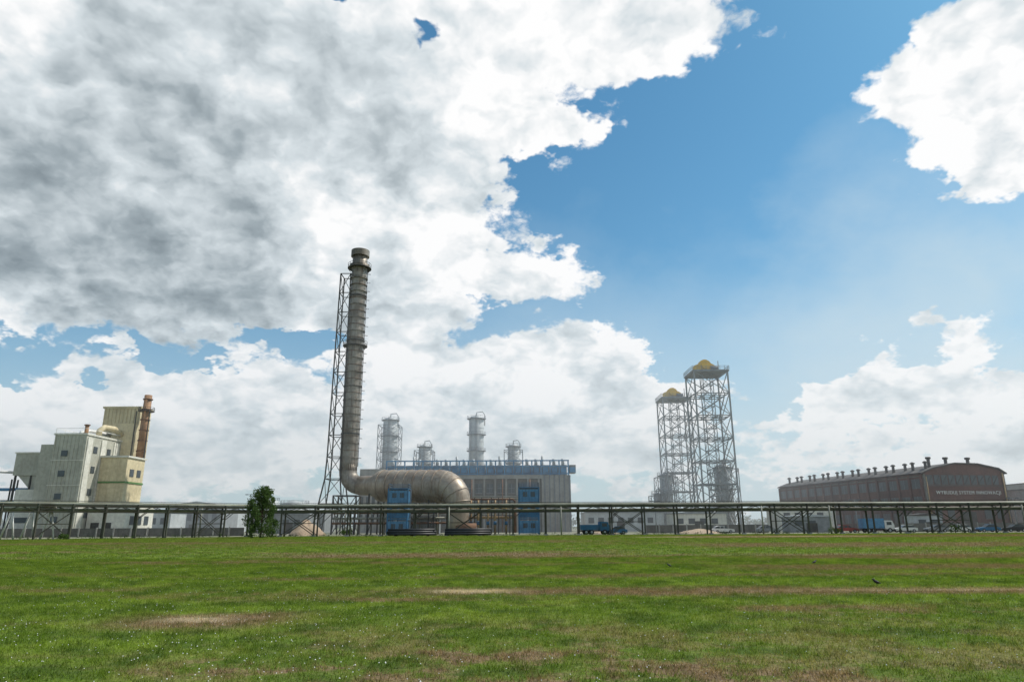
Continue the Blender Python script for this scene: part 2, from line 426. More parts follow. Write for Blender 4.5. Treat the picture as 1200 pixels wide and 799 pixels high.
o.tube('elbow','chimney',[(0,0,16.5)]+pts,[2.15]+rd,28)
o.finish()

o=Obj('flue_gas_duct',(CX,CY,0))
st=Vector((3.6,-.9,11.4)); en=Vector((25.3,-12,10.5))
d=(en-st).normalized()
path=[st-d*.5,st+d*2.4,st+d*4.0,st+d*6,en-d*1.0]; rad=[2.25,2.3,2.5,3.65,3.65]
ctr=en-d*1.0+Vector((0,0,-4.2))
for i in range(1,13):
    a=i/12*math.pi/2
    path.append(ctr+d*(4.2*math.sin(a))+Vector((0,0,4.2*math.cos(a)))); rad.append(3.65-.9*i/12)
path.append(path[-1]+Vector((0,0,-3.0))); rad.append(2.4)
path.append(path[-1]+Vector((0,0,-3.2))); rad.append(2.4)
path=[Vector((p.x,p.y,max(p.z,.1))) for p in path]
o.tube('duct_shell','duct',path,rad,36)
for k in np.arange(7,23,2.6):
    c=st+d*k
    o.tube('stiffener_rings','duct',[c-d*.14,c+d*.14],3.78,36)
for i in (6,9,12,15):
    a=path[i]; dd=(path[i]-path[i-1]).normalized()
    o.tube('stiffener_rings','duct',[a-dd*.12,a+dd*.12],rad[i]+.12,36)
for k in (4,10,16,21):
    c=st+d*k
    for s_ in (-1.6,1.6):
        o.beam('support_legs','steel_dark',(c.x+s_*.5,c.y+s_,0),(c.x+s_*.5,c.y+s_,c.z-2),.35)
    o.beam('support_legs','steel_dark',(c.x-.8,c.y-1.6,.2),(c.x+.8,c.y+1.6,c.z-3.8),.15)
o.finish()

def lattice(o,part,m,x0,x1,y0,y1,levels,leg,br,style='X',taper=None):
    def cor(z):
        e=taper(z) if taper else 0
        return [Vector((x0-e,y0-e,z)),Vector((x1+e,y0-e,z)),Vector((x1+e,y1+e,z)),Vector((x0-e,y1+e,z))]
    for a,b in zip(levels[:-1],levels[1:]):
        A,B=cor(a),cor(b)
        for i in range(4):
            o.beam(part,m,A[i],B[i],leg)
            j=(i+1)%4
            o.beam(part,m,B[i],B[j],br*1.3)
            if style=='X': o.beam(part,m,A[i],B[j],br); o.beam(part,m,A[j],B[i],br)
            elif style=='Z': o.beam(part,m,A[i],B[j],br)
o=Obj('lattice_support_mast',(CX,CY,0))
lv=[0,7,13]+list(np.linspace(13,66,11))[1:]
lattice(o,'lattice','steel_dark',-4.5,-1.9,-1.4,2.4,lv,.28,.14,'Z',lambda z: max(0,(14-z)*.14)+max(0,(66-z))*.008)
for z in (24,36,48,60,65):
    o.beam('ties','steel_dark',(-1.9,-1.4,z),(0,-2.1,z),.2); o.beam('ties','steel_dark',(-1.9,2.4,z),(0,2.1,z),.2)
    o.ring('collars','steel_dark',0,0,z-.15,2.0,2.3,.35,24)
lattice(o,'lower_legs','steel_dark',-2.6,2.9,-2.6,2.6,[0,9],.3,.16,'X')
o.finish()

# ---------------------------------------------------------------- twin lattice hoist towers
def hoist_tower(loc,pole=True):
    o=Obj('hoist_tower',loc)
    lv=list(np.linspace(0,46,8)); w=5.0
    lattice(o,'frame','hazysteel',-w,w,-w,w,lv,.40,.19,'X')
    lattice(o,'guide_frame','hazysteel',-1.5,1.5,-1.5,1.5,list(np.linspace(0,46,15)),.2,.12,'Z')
    for z in lv[1:]:
        for s_ in (-1.5,1.5):
            o.beam('floor_beams','hazysteel',(-w,s_,z),(w,s_,z),.2); o.beam('floor_beams','hazysteel',(s_,-w,z),(s_,w,z),.2)
    for i in range(7):
        z0,z1=lv[i],lv[i+1]
        a,b=(w-1,-w+1),(w-1,w-1)
        if i%2: a,b=b,a
        o.beam('stairs','hazysteel',(*a,z0),(*b,z1),.25)
    p=w+.45
    o.box('top_platform','hazysteel',-p,p,-p,p,46,46.5)
    for z in (46.5+.55,46.5+1.1):
        L=[(-p,-p),(p,-p),(p,p),(-p,p)]
        for i in range(4):
            a,b=L[i],L[(i+1)%4]; o.beam('railing','hazydark',(*a,z),(*b,z),.1)
            for k in range(8):
                xx=a[0]+(b[0]-a[0])*k/8; yy=a[1]+(b[1]-a[1])*k/8
                if z>47.5: o.beam('railing','hazydark',(xx,yy,46.5),(xx,yy,z),.09)
    o.box('machine_base','hazydark',-3.6,3.4,-2.5,2.5,46.5,47.2)
    prof=[(-3.6,47.2),(3.0,47.2),(3.0,48.3),(2.2,48.9),(1.4,49.3),(.9,50.0),(0,50.5),(-.9,50.5),(-1.7,50.1),(-2.2,49.2),(-3.6,48.7)]
    o.prism('hoist_housing','yellow',prof[::-1],-1.3,1.3)
    o.tube('hoist_drum','yellow',[(-.4,-2.1,48.7),(-.4,2.1,48.7)],1.25,20)
    o.tube('motor','hazydark',[(1.2,-1.5,47.9),(3.3,-1.5,47.9)],.5,12)
    if pole: o.beam('antenna','hazydark',(w+.5,w,46.5),(w+.5,w,51.5),.2)
    return o.finish()
hoist_tower((59.2,204,0)); hoist_tower((59.2,248,0))

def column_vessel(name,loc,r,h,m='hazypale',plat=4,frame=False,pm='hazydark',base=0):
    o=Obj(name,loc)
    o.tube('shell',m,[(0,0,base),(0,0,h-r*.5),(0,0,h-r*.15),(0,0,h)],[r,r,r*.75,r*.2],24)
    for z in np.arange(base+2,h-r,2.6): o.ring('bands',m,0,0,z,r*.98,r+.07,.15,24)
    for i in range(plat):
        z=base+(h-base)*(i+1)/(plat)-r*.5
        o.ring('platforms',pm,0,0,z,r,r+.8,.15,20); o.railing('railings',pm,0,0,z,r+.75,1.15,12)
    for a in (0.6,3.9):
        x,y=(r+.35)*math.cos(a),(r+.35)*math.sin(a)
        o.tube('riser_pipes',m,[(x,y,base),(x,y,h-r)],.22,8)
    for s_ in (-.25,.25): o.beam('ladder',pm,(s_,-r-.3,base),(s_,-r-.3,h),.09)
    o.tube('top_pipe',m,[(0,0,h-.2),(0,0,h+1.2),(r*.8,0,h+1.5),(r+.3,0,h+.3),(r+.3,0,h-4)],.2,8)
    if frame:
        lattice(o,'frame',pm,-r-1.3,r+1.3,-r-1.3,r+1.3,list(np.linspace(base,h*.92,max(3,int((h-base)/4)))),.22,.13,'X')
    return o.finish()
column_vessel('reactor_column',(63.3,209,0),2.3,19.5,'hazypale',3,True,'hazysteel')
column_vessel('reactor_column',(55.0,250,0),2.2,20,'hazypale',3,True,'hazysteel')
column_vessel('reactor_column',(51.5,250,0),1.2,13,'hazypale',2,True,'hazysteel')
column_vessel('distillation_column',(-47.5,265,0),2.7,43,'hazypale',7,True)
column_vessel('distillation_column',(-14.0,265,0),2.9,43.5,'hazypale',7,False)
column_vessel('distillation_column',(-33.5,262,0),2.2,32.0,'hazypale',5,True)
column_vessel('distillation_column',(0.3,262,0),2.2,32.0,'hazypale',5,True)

# ---------------------------------------------------------------- central process building
o=Obj('process_building',(0,205,0))
o.box('walls','concrete2',-38,8.5,0,20,0,16.0)
o.box('left_bay','concrete',-45,-38.005,-.8,20,0,18.2)
o.box('right_bay','concrete',8.505,17.0,-.6,20,0,16.2)
o.box('parapet','concrete',-38,8.5,-.4,-.003,15.2,16.3)
for x in np.arange(-37.4,8.5,3.2):
    o.box('pilasters','concrete',x,x+.5,-.35,-.004,0,15.19)
for x in np.arange(-36.5,6.5,3.2):
    for z,h in ((2.0,2.6),(6.4,2.6),(11.2,2.6)):
        o.box('windows','glass',x,x+1.9,-.06,.1,z,z+h)
        o.box('window_frames','hazysteel',x-.06,x+1.96,-.14,-.062,z-.12,z)
        o.box('window_frames','hazysteel',x+.9,x+1.0,-.12,-.065,z,z+h)
        o.box('window_frames','hazysteel',x,x+1.9,-.11,-.068,z+h/2-.04,z+h/2+.04)
for x in np.arange(9.2,16.6,1.45):
    o.box('right_bay_ribs','hazydark',x,x+.35,-.9,-.603,0,16.2)
for x in np.arange(-44.5,-38.5,1.7):
    for z in (3,8,13): o.box('left_bay_windows','glass',x,x+.9,-.86,-.7,z,z+2.2)
# facade pipework
for z,r in ((9.6,.22),(10.1,.16),(5.2,.25)):
    o.tube('facade_pipes','pipe_pale',[(-37,-1.0,z),(8,-1.0,z)],r,8)
for x in (-30,-21.5,-12,-3,5): o.tube('facade_risers','rust' if x<-20 else 'rust',[(x,-1.3,0),(x,-1.3,15)],.2,8)
rz=16.3
for x in np.arange(-37.5,16.8,2.7):
    o.box('roof_steelwork','bluep',x-.2,x+.2,.5,.8,rz,rz+4.3)
    o.box('roof_coolers','hazysteel',x+.4,x+2.3,1.2,6,rz+.7,rz+3.0)
    if int(x)%2: o.tube('roof_vents','hazypale',[(x+1.3,3,rz+3),(x+1.3,3,rz+4.9)],.5,10)
    o.box('cooler_fans','bluep',x+.5,x+2.2,1.12,1.197,rz+.8,rz+2.3)
for z in (rz+.25,rz+2.4,rz+4.1): o.box('roof_beams','bluep',-37.7,16.8,.82,1.0,z,z+.36)
o.box('roof_backing','hazysteel',-37,16.5,6.1,14,rz,rz+3.3)
for x in (-30,-17,-4,9): o.beam('roof_braces','bluep',(x,.6,rz+.3),(x+2.7,.6,rz+4.1),.14); o.tube('roof_stacks','hazypale',[(x,5,rz+3),(x,5,rz+6)],.35,10)
o.finish()

def blue_tower(loc,h=9.6,w=2.1):
    o=Obj('blue_access_tower',loc)
    for x in (-w,w):
        for y in (-w,w): o.beam('frame','blue',(x,y,0),(x,y,h),.24)
    for i in range(3):
        z=h/3*i; t=z+h/3
        for a,b in (((-w,-w),(w,-w)),((w,-w),(w,w)),((w,w),(-w,w)),((-w,w),(-w,-w))): o.beam('frame','blue',(*a,t),(*b,t),.22)
        mm='bluep' if i!=1 else 'blue'
        o.box('panels_%d'%i,mm,-w+.15,w-.15,-w+.12,-w+.2,z+.25,t-.35)
        o.box('panels_side','blue',-w+.12,-w+.2,-w+.25,w-.15,z+.25,t-.35); o.box('panels_side','blue',w-.2,w-.12,-w+.25,w-.15,z+.25,t-.35)
        o.box('decks','steel_dark',-w,w,-w,w,t-.1,t+.02)
        for sx in (-1,1): o.box('windows','glass',sx*.85-.5,sx*.85+.5,-w+.05,-w+.115,z+1.3,z+2.3)
        for k in range(1,6):
            x=-w+.15+k*(2*w-.3)/6; o.box('panel_ribs','blue',x-.04,x+.04,-w+.0,-w+.045,z+.25,t-.35)
    for z in (h+.5,h+1.0):
        for a,b in (((-w,-w),(w,-w)),((w,-w),(w,w)),((w,w),(-w,w)),((-w,w),(-w,-w))):
            o.beam('railing','blue',(*a,z),(*b,z),.07); o.beam('railing','blue',(*a,h),(*a,h+1),.08)
    for sx in (-.22,.22): o.beam('ladder','hazysteel',(w+.3,sx,0),(w+.3,sx,h+1),.07)
    for z in np.arange(.4,h+.8,.5): o.beam('ladder','hazysteel',(w+.3,-.22,z),(w+.3,.22,z),.05)
    o.finish()
blue_tower((-24.6,152,0)); blue_tower((3.4,150,0),9.6)

o=Obj('process_pipework',(-11,158,0))
for i,(z,y,r) in enumerate(((6.4,0,.35),(5.2,1,.28),(7.6,.6,.22),(3.6,.4,.3))):
    o.tube('headers_a' if i%2 else 'headers_b','ochre' if i%2 else 'rust',[(-2,y,z),(11,y,z),(11.5,y,z-.5),(11.5,y,.3)],r,10)
for x in (0,1.6,3.2,5.4,7,9.5):
    o.tube('risers','ochre',[(x,.2,0),(x,.2,7.4)],.22,8)
    o.tube('valves','blue',[(x-.35,.0,2.4),(x+.35,.0,2.4)],.42,10)
    o.beam('supports','steel_dark',(x+.8,-.3,0),(x+.8,-.3,7.9),.2)
o.box('walkway','steel_dark',-2,11,-1.2,-.4,4.5,4.62)
for x in np.arange(-2,11.1,1.3): o.beam('walkway_rail','yellow',(x,-1.2,4.6),(x,-1.2,5.6),.06)
o.beam('walkway_rail','yellow',(-2,-1.2,5.6),(11,-1.2,5.6),.07)
o.tube('tank','rust',[(-1.5,-3,1.3),(3,-3,1.3)],1.1,16)
o.finish()
o=Obj('process_pipework',(-39,160,0))
for i,z in enumerate((2.5,3.6,4.8,6.2)):
    o.tube('headers_a' if i%2 else 'headers_b','pipe_pale' if i%2 else 'rust',[(-2,i*.5,z),(24,i*.5,z)],.26,8)
for x in (0,3,6,9,13,17,21,24):
    o.beam('supports','steel_dark',(x,-.4,0),(x,-.4,7),.22); o.tube('risers','pipe_pale',[(x+.8,.6,0),(x+.8,.6,6.2)],.16,8)
o.box('pump_shelter','hazysteel',14,22,3,6,0,3.4)
o.box('pump_shelter_roof','roofdark',13.6,22.4,2.6,6.4,3.401,3.6)
o.finish()

# ---------------------------------------------------------------- elevated pipe rack
o=Obj('elevated_pipe_rack')
def rack_seg(a,b,step,H=5.6,first=0):
    a=Vector((*a,0)); b=Vector((*b,0)); L=(b-a).length; d=(b-a)/L; nrm=Vector((-d.y,d.x,0)); W=1.25
    n=int(L/step); 
    up=lambda p,z:Vector((p.x,p.y,z))
    zl=H-1.25; zt=H-.35
    for i in range(n+1):
        p=a+d*(L*i/n)
        for s_ in (-W,W):
            o.beam('posts','rack',up(p+nrm*s_,0),up(p+nrm*s_,H),.26)
        for z in (zl,zt): o.beam('cross_beams','rack',up(p-nrm*(W+.3),z),up(p+nrm*(W+.3),z),.2)
        if abs(d.y)<.1: o.box('footings','concrete',p.x-.35,p.x+.35,p.y-W-.35,p.y-W+.35,0,.25)
        if i<n:
            p2=a+d*(L*(i+1)/n)
            for s_ in (-W,W):
                if (i+first)%5==2:
                    o.beam('bracing','rack',up(p+nrm*s_,.2),up(p2+nrm*s_,zl),.13); o.beam('bracing','rack',up(p2+nrm*s_,.2),up(p+nrm*s_,zl),.13)
                    o.beam('bracing','rack',up(p+nrm*s_,2.4),up(p2+nrm*s_,2.4),.12)
                m_=(p+p2)/2
                o.beam('truss','rack',up(p+nrm*s_,zl),up(m_+nrm*s_,zt),.11); o.beam('truss','rack',up(m_+nrm*s_,zt),up(p2+nrm*s_,zl),.11)
                if (i+first)%3==0: o.beam('bracing','rack',up(p+nrm*s_,3.0),up(p+d*1.5+nrm*s_,zl),.12)
    for s_ in (-W,W):
        for z in (zl,zt): o.beam('chords','rack',up(a+nrm*s_,z),up(b+nrm*s_,z),.2)
        o.beam('handrail','rack',up(a+nrm*s_,H+.5),up(b+nrm*s_,H+.5),.045)
    for s_,z,r,mm in ((-.95,zt+.35,.20,'pipe_pale'),(-.35,zt+.4,.28,'pipe_green'),(.3,zt+.32,.17,'pipe_pale'),(.85,zt+.38,.26,'pipe_green'),
                   (-.7,zl+.3,.18,'pipe_green'),(0,zl+.35,.22,'pipe_pale'),(.7,zl+.3,.18,'rust')):
        # pipes run between supports with a slight sag, joints offset
        seg=max(4,int(L/12)); ptsp=[]
        for k in range(seg+1):
            pp_=a+d*(L*k/seg)
            ptsp.append(up(pp_+nrm*s_,z+random.uniform(-.05,.05)))
        o.tube('pipes_'+mm,mm,ptsp,r,8)
rack_seg((-125,82),(-50,134),4.6)
rack_seg((-50,134.3),(150,137),6.2,first=1)
for x,y in ((-58,131),(-12,132),(9,132),(47,133),(60,133.5),(97,134)):
    o.tube('drop_pipes','pipe_pale',[(x,y,0),(x,y,5.2)],.14,8)
o.finish()
o=Obj('pipe_trestle',(-86,116,0))
for k in range(4):
    x=k*3.1
    o.tube('struts','white',[(x-1.2,k*.3,0),(x,k*.3,5.0)],.14,8); o.tube('struts','white',[(x+1.0,k*.3,0),(x,k*.3,5.0)],.14,8)
o.tube('pipe','white',[(-8,-1,5.2),(10,1,5.2)],.3,10)
o.finish()

# ---------------------------------------------------------------- left plant building
o=Obj('granulation_plant_building',(-2.6,0,0))
G='greenclad'
o.box('main_block',G,-97.8,-90.8,150,163.6,0,22.3)
o.box('main_block_parapet','whiteclad',-98.0,-90.6,149.8,163.8,22.3,22.7)
for y0,y1,m_ in ((150.4,152.2,'whiteclad'),(155.6,157.4,'whiteclad'),(160.6,162.6,'whiteclad')):
    o.box('right_face_panels',m_,-90.797,-90.6,y0,y1,0.5,21.8)
for x in np.arange(-97.6,-90.9,.85): o.box('front_ribs',G,x,x+.14,149.86,149.997,0,22.1)
for z in (5.5,11,16.5): o.box('front_bands','whiteclad',-97.8,-90.8,149.78,149.855,z,z+.16)
for z in (4,9,14,18.5):
    for y in (153.0,158.2): o.box('side_windows','glass',-90.79,-90.7,y,y+1.4,z,z+1.5)
    o.box('front_windows','glass',-95.8,-94.4,149.8,149.859,z-1,z+.3)
o.box('hopper_house',G,-108.5,-101.2,154,160,13.6,18.6)
o.box('hopper_house_roof','whiteclad',-108.7,-101.0,153.8,160.2,18.6,18.9)
o.prism('hopper_slope',G,[(-107.5,13.59),(-104.5,10.5),(-101.2,10.5),(-101.2,13.59)],154.3,159.7)
o.box('link_block',G,-101.19,-97.81,151,161,0,20.3)
o.box('lower_wing','whiteclad',-106.5,-101.2,153,161,0,10.4)
for x in (-108,-104.5): o.beam('hopper_legs','steel_dark',(x,154.3,0),(x,154.3,13.6),.35)
for z in (3,6.5): o.box('lower_wing_windows','glass',-105.8,-102,152.93,153.1,z,z+1.2)
o.box('beige_tower','beige',-97,-88.3,165.2,170.5,0,31)
o.box('beige_tower_cap','beige',-97.3,-88.0,164.9,170.8,31,31.5)
for x in np.arange(-96.8,-88.5,.9): o.box('beige_ribs','beige',x,x+.12,165.05,165.197,22,31)
o.box('beige_mid_block','beige',-93.5,-88.31,163.61,165.19,0,27)
o.box('beige_wing','beige',-90.55,-84.5,156,163.5,7.3,17.8)
o.box('beige_wing_roof','whiteclad',-90.55,-84.2,155.7,163.8,17.8,18.2)
o.box('green_band','greentrim',-90.5,-84.35,155.85,163.6,11.9,12.3)
o.box('lower_hall','whiteclad',-90.5,-82.2,154,166,0,7.2)
o.box('lower_hall_roof',G,-90.5,-81.9,153.7,166.3,7.2,7.5)
for y in (157.5,160.5): o.box('wing_windows','glass',-84.49,-84.4,y,y+1.6,13.5,15.2)
for y in (156,159,162): o.box('hall_windows','glass',-82.19,-82.1,y,y+1.8,2.5,4.5)
for x in (-89.5,-86.8): o.box('hall_doors','steel_dark',x,x+1.8,153.93,154.05,0,3)
o.tube('stack','orange',[(-86.3,164.4,17.8),(-86.3,164.4,34.2)],[1.0,.85],18)
for z in np.arange(20,34,2.6): o.ring('stack_bands','rust',-86.3,164.4,z,.8,1.12,.25,18)
o.ring('stack_platform','steel_dark',-86.3,164.4,30,1.0,1.8,.15,16); o.railing('stack_rail','steel_dark',-86.3,164.4,30,1.75,1,10)
for x in (-88,-84.8): o.beam('stack_frame','steel_dark',(x,163.2,7),(x,163.2,30),.2)
o.tube('stack_small','orange',[(-93.6,154,22),(-93.6,154,25)],.42,12); o.ring('stack_cap','rust',-93.6,154,25,.3,.6,.25,12)
o.tube('roof_duct','beige',[(-92.5,157,22.6),(-92.5,157,24.2),(-92.1,158.2,25.2),(-91.5,161,25.2),(-91.2,164.0,24)],.65,12)
o.tube('roof_duct_white','white',[(-96,156,22.5),(-96,156,23.8),(-95.4,158,24.3),(-94.5,165,24.3)],.4,12)
for s_ in range(5): o.beam('roof_rail','white',(-97.7,150+s_*3,22.7),(-97.7,150+s_*3,23.8),.08)
o.beam('roof_rail','white',(-97.7,150,23.8),(-97.7,163,23.8),.08); o.beam('roof_rail','white',(-97.7,150,23.8),(-90.9,150,23.8),.08)
o.beam('roof_rail','white',(-90.9,150,23.8),(-90.9,163,23.8),.08)
e_=o.finish(); e_.scale=(1,1,.965)
o=Obj('conveyor_bridge',(-111.2,157,0))
o.tube('pale_pipe','white',[(-30,0,15.6),(0,0,13.9)],.3,10)
o.tube('blue_pipe','bluep',[(-30,1,10.3),(6,1,10.3)],.35,10)
o.prism('gallery','bluep',[(-30,4.9),(4,6.6),(4,8.2),(-30,6.5)],0,2)
for x in (-26,-18,-10,-2):
    for y in (0,2): o.beam('legs','steel_dark',(x,y,0),(x,y,12.5 if x>-15 else 14),.25)
    o.beam('legs','steel_dark',(x,0,0),(x,2,5),.15)
    o.beam('legs','steel_dark',(x,0,2),(x+8,0,8),.14)
o.finish()

# ---------------------------------------------------------------- right brick hall
ang=math.atan2(10.4,61)
o=Obj('brick_factory_hall',(102.6,174,0),ang)
W,Lh=23.4,66.0; e=14.2
prof=[(0,0),(W,0),(W,e-.1),(W-1.5,e+1.0),(W*.68,e+2.1),(W*.40,e+2.2),(W*.12,e+1.0),(0,e-.1)]
o.prism('walls','redbrick',prof,0,Lh)
q=o.p('roof','roofdark')
topc=[(-.6,e-.05),(W*.12,e+1.2),(W*.40,e+2.5),(W*.68,e+2.4),(W-1.5,e+1.3),(W+.6,e+.05)]
for (x0,z0),(x1,z1) in zip(topc[:-1],topc[1:]):
    b=len(q['v']); q['v']+=[(x0,-.6,z0),(x1,-.6,z1),(x1,Lh+.5,z1),(x0,Lh+.5,z0),(x0,-.6,z0-.3),(x1,-.6,z1-.3),(x1,Lh+.5,z1-.3),(x0,Lh+.5,z0-.3)]
    q['f']+=[(b,b+1,b+2,b+3),(b+7,b+6,b+5,b+4),(b+4,b+5,b+1,b),(b+6,b+7,b+3,b+2)]; q['s']+=[0]*4
for y in np.arange(.2,Lh,4.1):
    o.box('side_pilasters','redbrick',-.35,-.004,y,y+.6,0,e-.4)
    for z,h in ((2.0,2.4),(6.2,2.2),(10.3,2.4)):
        if y+4.0<Lh: o.box('side_windows','glass',-.06,.1,y+1.0,y+3.8,z,z+h); o.box('side_sills','redbrick',-.14,-.062,y+.9,y+3.9,z-.18,z); o.box('side_mullions','hazydark',-.12,-.064,y+2.35,y+2.45,z,z+h)
o.box('side_band','concrete2',-.2,-.003,.81,Lh-.1,13.2,13.45)
o.box('gable_band','roofdark',.6,W-.6,-.12,-.003,10.9,11.15)
for x in np.arange(1,W-1.5,2.1):
    o.box('gable_clerestory','glass',x,x+1.7,-.08,.1,11.3,13.6)
    o.beam('gable_bracing','roofdark',(x,-.14,11.3),(x+1.7,-.14,13.6),.1)
for x in (0,W-.6): o.box('gable_corner','concrete2',x,x+.6,-.25,-.004,0,e-.3)
o.box('gable_door','steel_dark',9,13.5,-.1,.1,0,4.6)
for x in (2,5.5,16,19.5):
    o.box('gable_windows','glass',x,x+1.9,-.09,.1,3,5.2)
    o.box('gable_sills','concrete2',x-.1,x+2,-.16,-.092,2.8,3)
fc=bpy.data.curves.new('sign_lettering','FONT'); fc.body='WYBUDUJ SYSTEM INNOWACJI'; fc.size=1.2; fc.extrude=.03; fc.space_character=1.12
fo=bpy.data.objects.new('sign_lettering',fc); sc.collection.objects.link(fo); fc.materials.append(MT['white'])
fo.rotation_euler=(R(90),0,0); fo.location=(3.0,-.2,8.9); o.extra.append(fo)
for i,y in enumerate(np.arange(1.5,Lh-2,3.6)):
    x=1.9 if i%2 else 2.6
    o.tube('roof_vents','roofdark',[(x,y,e+.8),(x,y,e+2.5)],.36,10); o.tube('roof_vent_caps','roofdark',[(x,y,e+2.5),(x,y,e+2.75),(x,y,e+3.0)],[.62,.62,.2],10)
for x in (4.5,9.5,16): o.tube('roof_vents','roofdark',[(x,2.5,e+1),(x,2.5,e+3.6)],.4,10); o.tube('roof_vent_caps','roofdark',[(x,2.5,e+3.6),(x,2.5,e+4.1)],.65,10)
o.tube('downpipe','ochre',[(.8,-.2,0),(.8,-.2,e-1)],.15,8)
o.tube('side_pipe','ochre',[(W-.6,-.3,0),(W-.6,-.3,e)],.18,8)
o.finish()

# ---------------------------------------------------------------- background yard buildings
def shed(name,x,y,w,d,h,m,roof='hazypale',pitch=1.2,rot=0,win=True):
    o=Obj(name,(x,y,0),rot)
    o.prism('walls',m,[(0,0),(w,0),(w,h),(0,h)],0,d)
    pf=[(-.3,h+.003),(w+.3,h+.003),(w+.3,h+.2),(w/2,h+pitch),(-.3,h+.2)]
    o.prism('roof',roof,pf,-.3,d+.3)
    if win:
        for xx in np.arange(1,w-2,3): o.box('windows','glass',xx,xx+1.7,-.06,.1,h*.45,h*.75)
        o.box('door','steel_dark',w*.4,w*.4+2.4,-.08,.08,0,min(3,h*.6))
    o.finish()
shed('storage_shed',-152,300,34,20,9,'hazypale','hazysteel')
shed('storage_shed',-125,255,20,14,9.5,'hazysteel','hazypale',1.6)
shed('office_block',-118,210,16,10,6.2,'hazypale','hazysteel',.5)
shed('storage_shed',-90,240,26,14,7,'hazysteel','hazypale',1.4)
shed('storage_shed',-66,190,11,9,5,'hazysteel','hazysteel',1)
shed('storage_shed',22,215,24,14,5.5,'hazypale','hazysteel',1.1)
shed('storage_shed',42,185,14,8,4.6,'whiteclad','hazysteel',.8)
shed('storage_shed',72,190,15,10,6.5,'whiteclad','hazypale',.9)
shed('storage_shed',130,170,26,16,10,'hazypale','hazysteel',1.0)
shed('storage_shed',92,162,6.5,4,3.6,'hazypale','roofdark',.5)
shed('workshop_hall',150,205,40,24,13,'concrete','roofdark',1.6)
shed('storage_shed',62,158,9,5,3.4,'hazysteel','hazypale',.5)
for x,y,r,h in ((-135,175,4,11),(-70,225,4.5,9),(-79,228,3,10)):
    o=Obj('storage_tank',(x,y,0)); o.tube('shell','hazypale',[(0,0,0),(0,0,h),(0,0,h+r*.25)],[r,r,.3],28)
    for z in np.arange(1.5,h,1.8): o.ring('seams','hazypale',0,0,z,r*.98,r+.05,.1,28)
    o.railing('railing','hazysteel',0,0,h,r-.1,1,18)
    for s_ in (-.3,.3): o.beam('ladder','hazysteel',(s_,-r-.15,0),(s_,-r-.15,h+1),.08)
    o.finish()
def fence(a,b,h=2.2,name='concrete_panel_fence'):
    o=Obj(name); a=Vector((*a,0)); b=Vector((*b,0)); L=(b-a).length; d=(b-a)/L; n=int(L/3)
    nm=Vector((-d.y,d.x,0))
    for i in range(n):
        p=a+d*(L*i/n); p2=a+d*(L*(i+1)/n-.2)
        o.box('posts','concrete',p.x-.12,p.x+.12,p.y-.12,p.y+.12,0,h+.15)
        q=o.p('panels','concrete2'); bb=len(q['v']); s=p+d*.13
        for c in (s-nm*.05,p2-nm*.05,p2+nm*.05,s+nm*.05): q['v'].append((c.x,c.y,0.05))
        for c in (s-nm*.05,p2-nm*.05,p2+nm*.05,s+nm*.05): q['v'].append((c.x,c.y,h))
        q['f']+=[tuple(bb+i for i in f) for f in [(0,3,2,1),(4,5,6,7),(0,1,5,4),(1,2,6,5),(2,3,7,6),(3,0,4,7)]]; q['s']+=[0]*6
    o.finish()
fence((-150,120),(-56,148),1.7); fence((30,160),(58,160),1.8); fence((84,159),(150,162),1.9)

for x,y,h in ((-60,160,9),(32,158,7),(76,156,7),(107,150,7)):
    o=Obj('lighting_mast',(x,y,0)); o.tube('pole','hazysteel',[(0,0,0),(0,0,h)],[.13,.07],8)
    o.beam('arm','hazysteel',(-.9,0,h),(.9,0,h),.1)
    for s_ in (-.9,.9): o.box('lamp_head','hazydark',s_-.3,s_+.3,-.15,.15,h-.1,h+.08)
    o.finish()

def pipe_stack(loc,L,r=.22):
    o=Obj('stacked_black_pipes',loc)
    for row,cnt in ((0,5),(1,4),(2,2)):
        for k in range(cnt):
            y=(k-(cnt-1)/2)*2*r; z=r+row*r*1.74+.15; dx=random.uniform(-.3,.3)
            o.tube('pipes','black',[(-L/2+dx,y,z),(L/2+dx,y,z)],r,12)
    for x in (-L*.35,0,L*.35): o.box('timber_bearers','bark',x-.1,x+.1,-1.4,1.4,0,.149)
    o.finish()
pipe_stack((-18.4,129,0),8.4); pipe_stack((-8.2,129,0),8.0)

def pile(loc,R0,h,name='sand_pile'):
    o=Obj(name,loc); q=o.p('sand','sand'); n,mr=36,12
    q['v'].append((0,0,h))
    for j in range(1,mr+1):
        for k in range(n):
            a=2*math.pi*k/n; t=j/mr
            rr=R0*t*(1+.12*math.sin(a*3+1)+.06*math.sin(a*7))
            z=h*(1-t)**.8*(1+.08*math.sin(a*5+j))*1.0 if j<mr else -.05
            q['v'].append((rr*math.cos(a),rr*math.sin(a),min(z,h*.97)))
    for k in range(n): q['f'].append((0,1+k,1+(k+1)%n)); q['s'].append(1)
    for j in range(mr-1):
        for k in range(n):
            a=1+j*n+k;b=1+j*n+(k+1)%n; q['f'].append((a,a+n,b+n,b)); q['s'].append(1)
    o.finish(True)
pile((-43.0,147,0),3.6,3.3); pile((40,152,0),5,1.0,'gravel_pile'); pile((19,150,0),3.0,1.0,'gravel_pile')

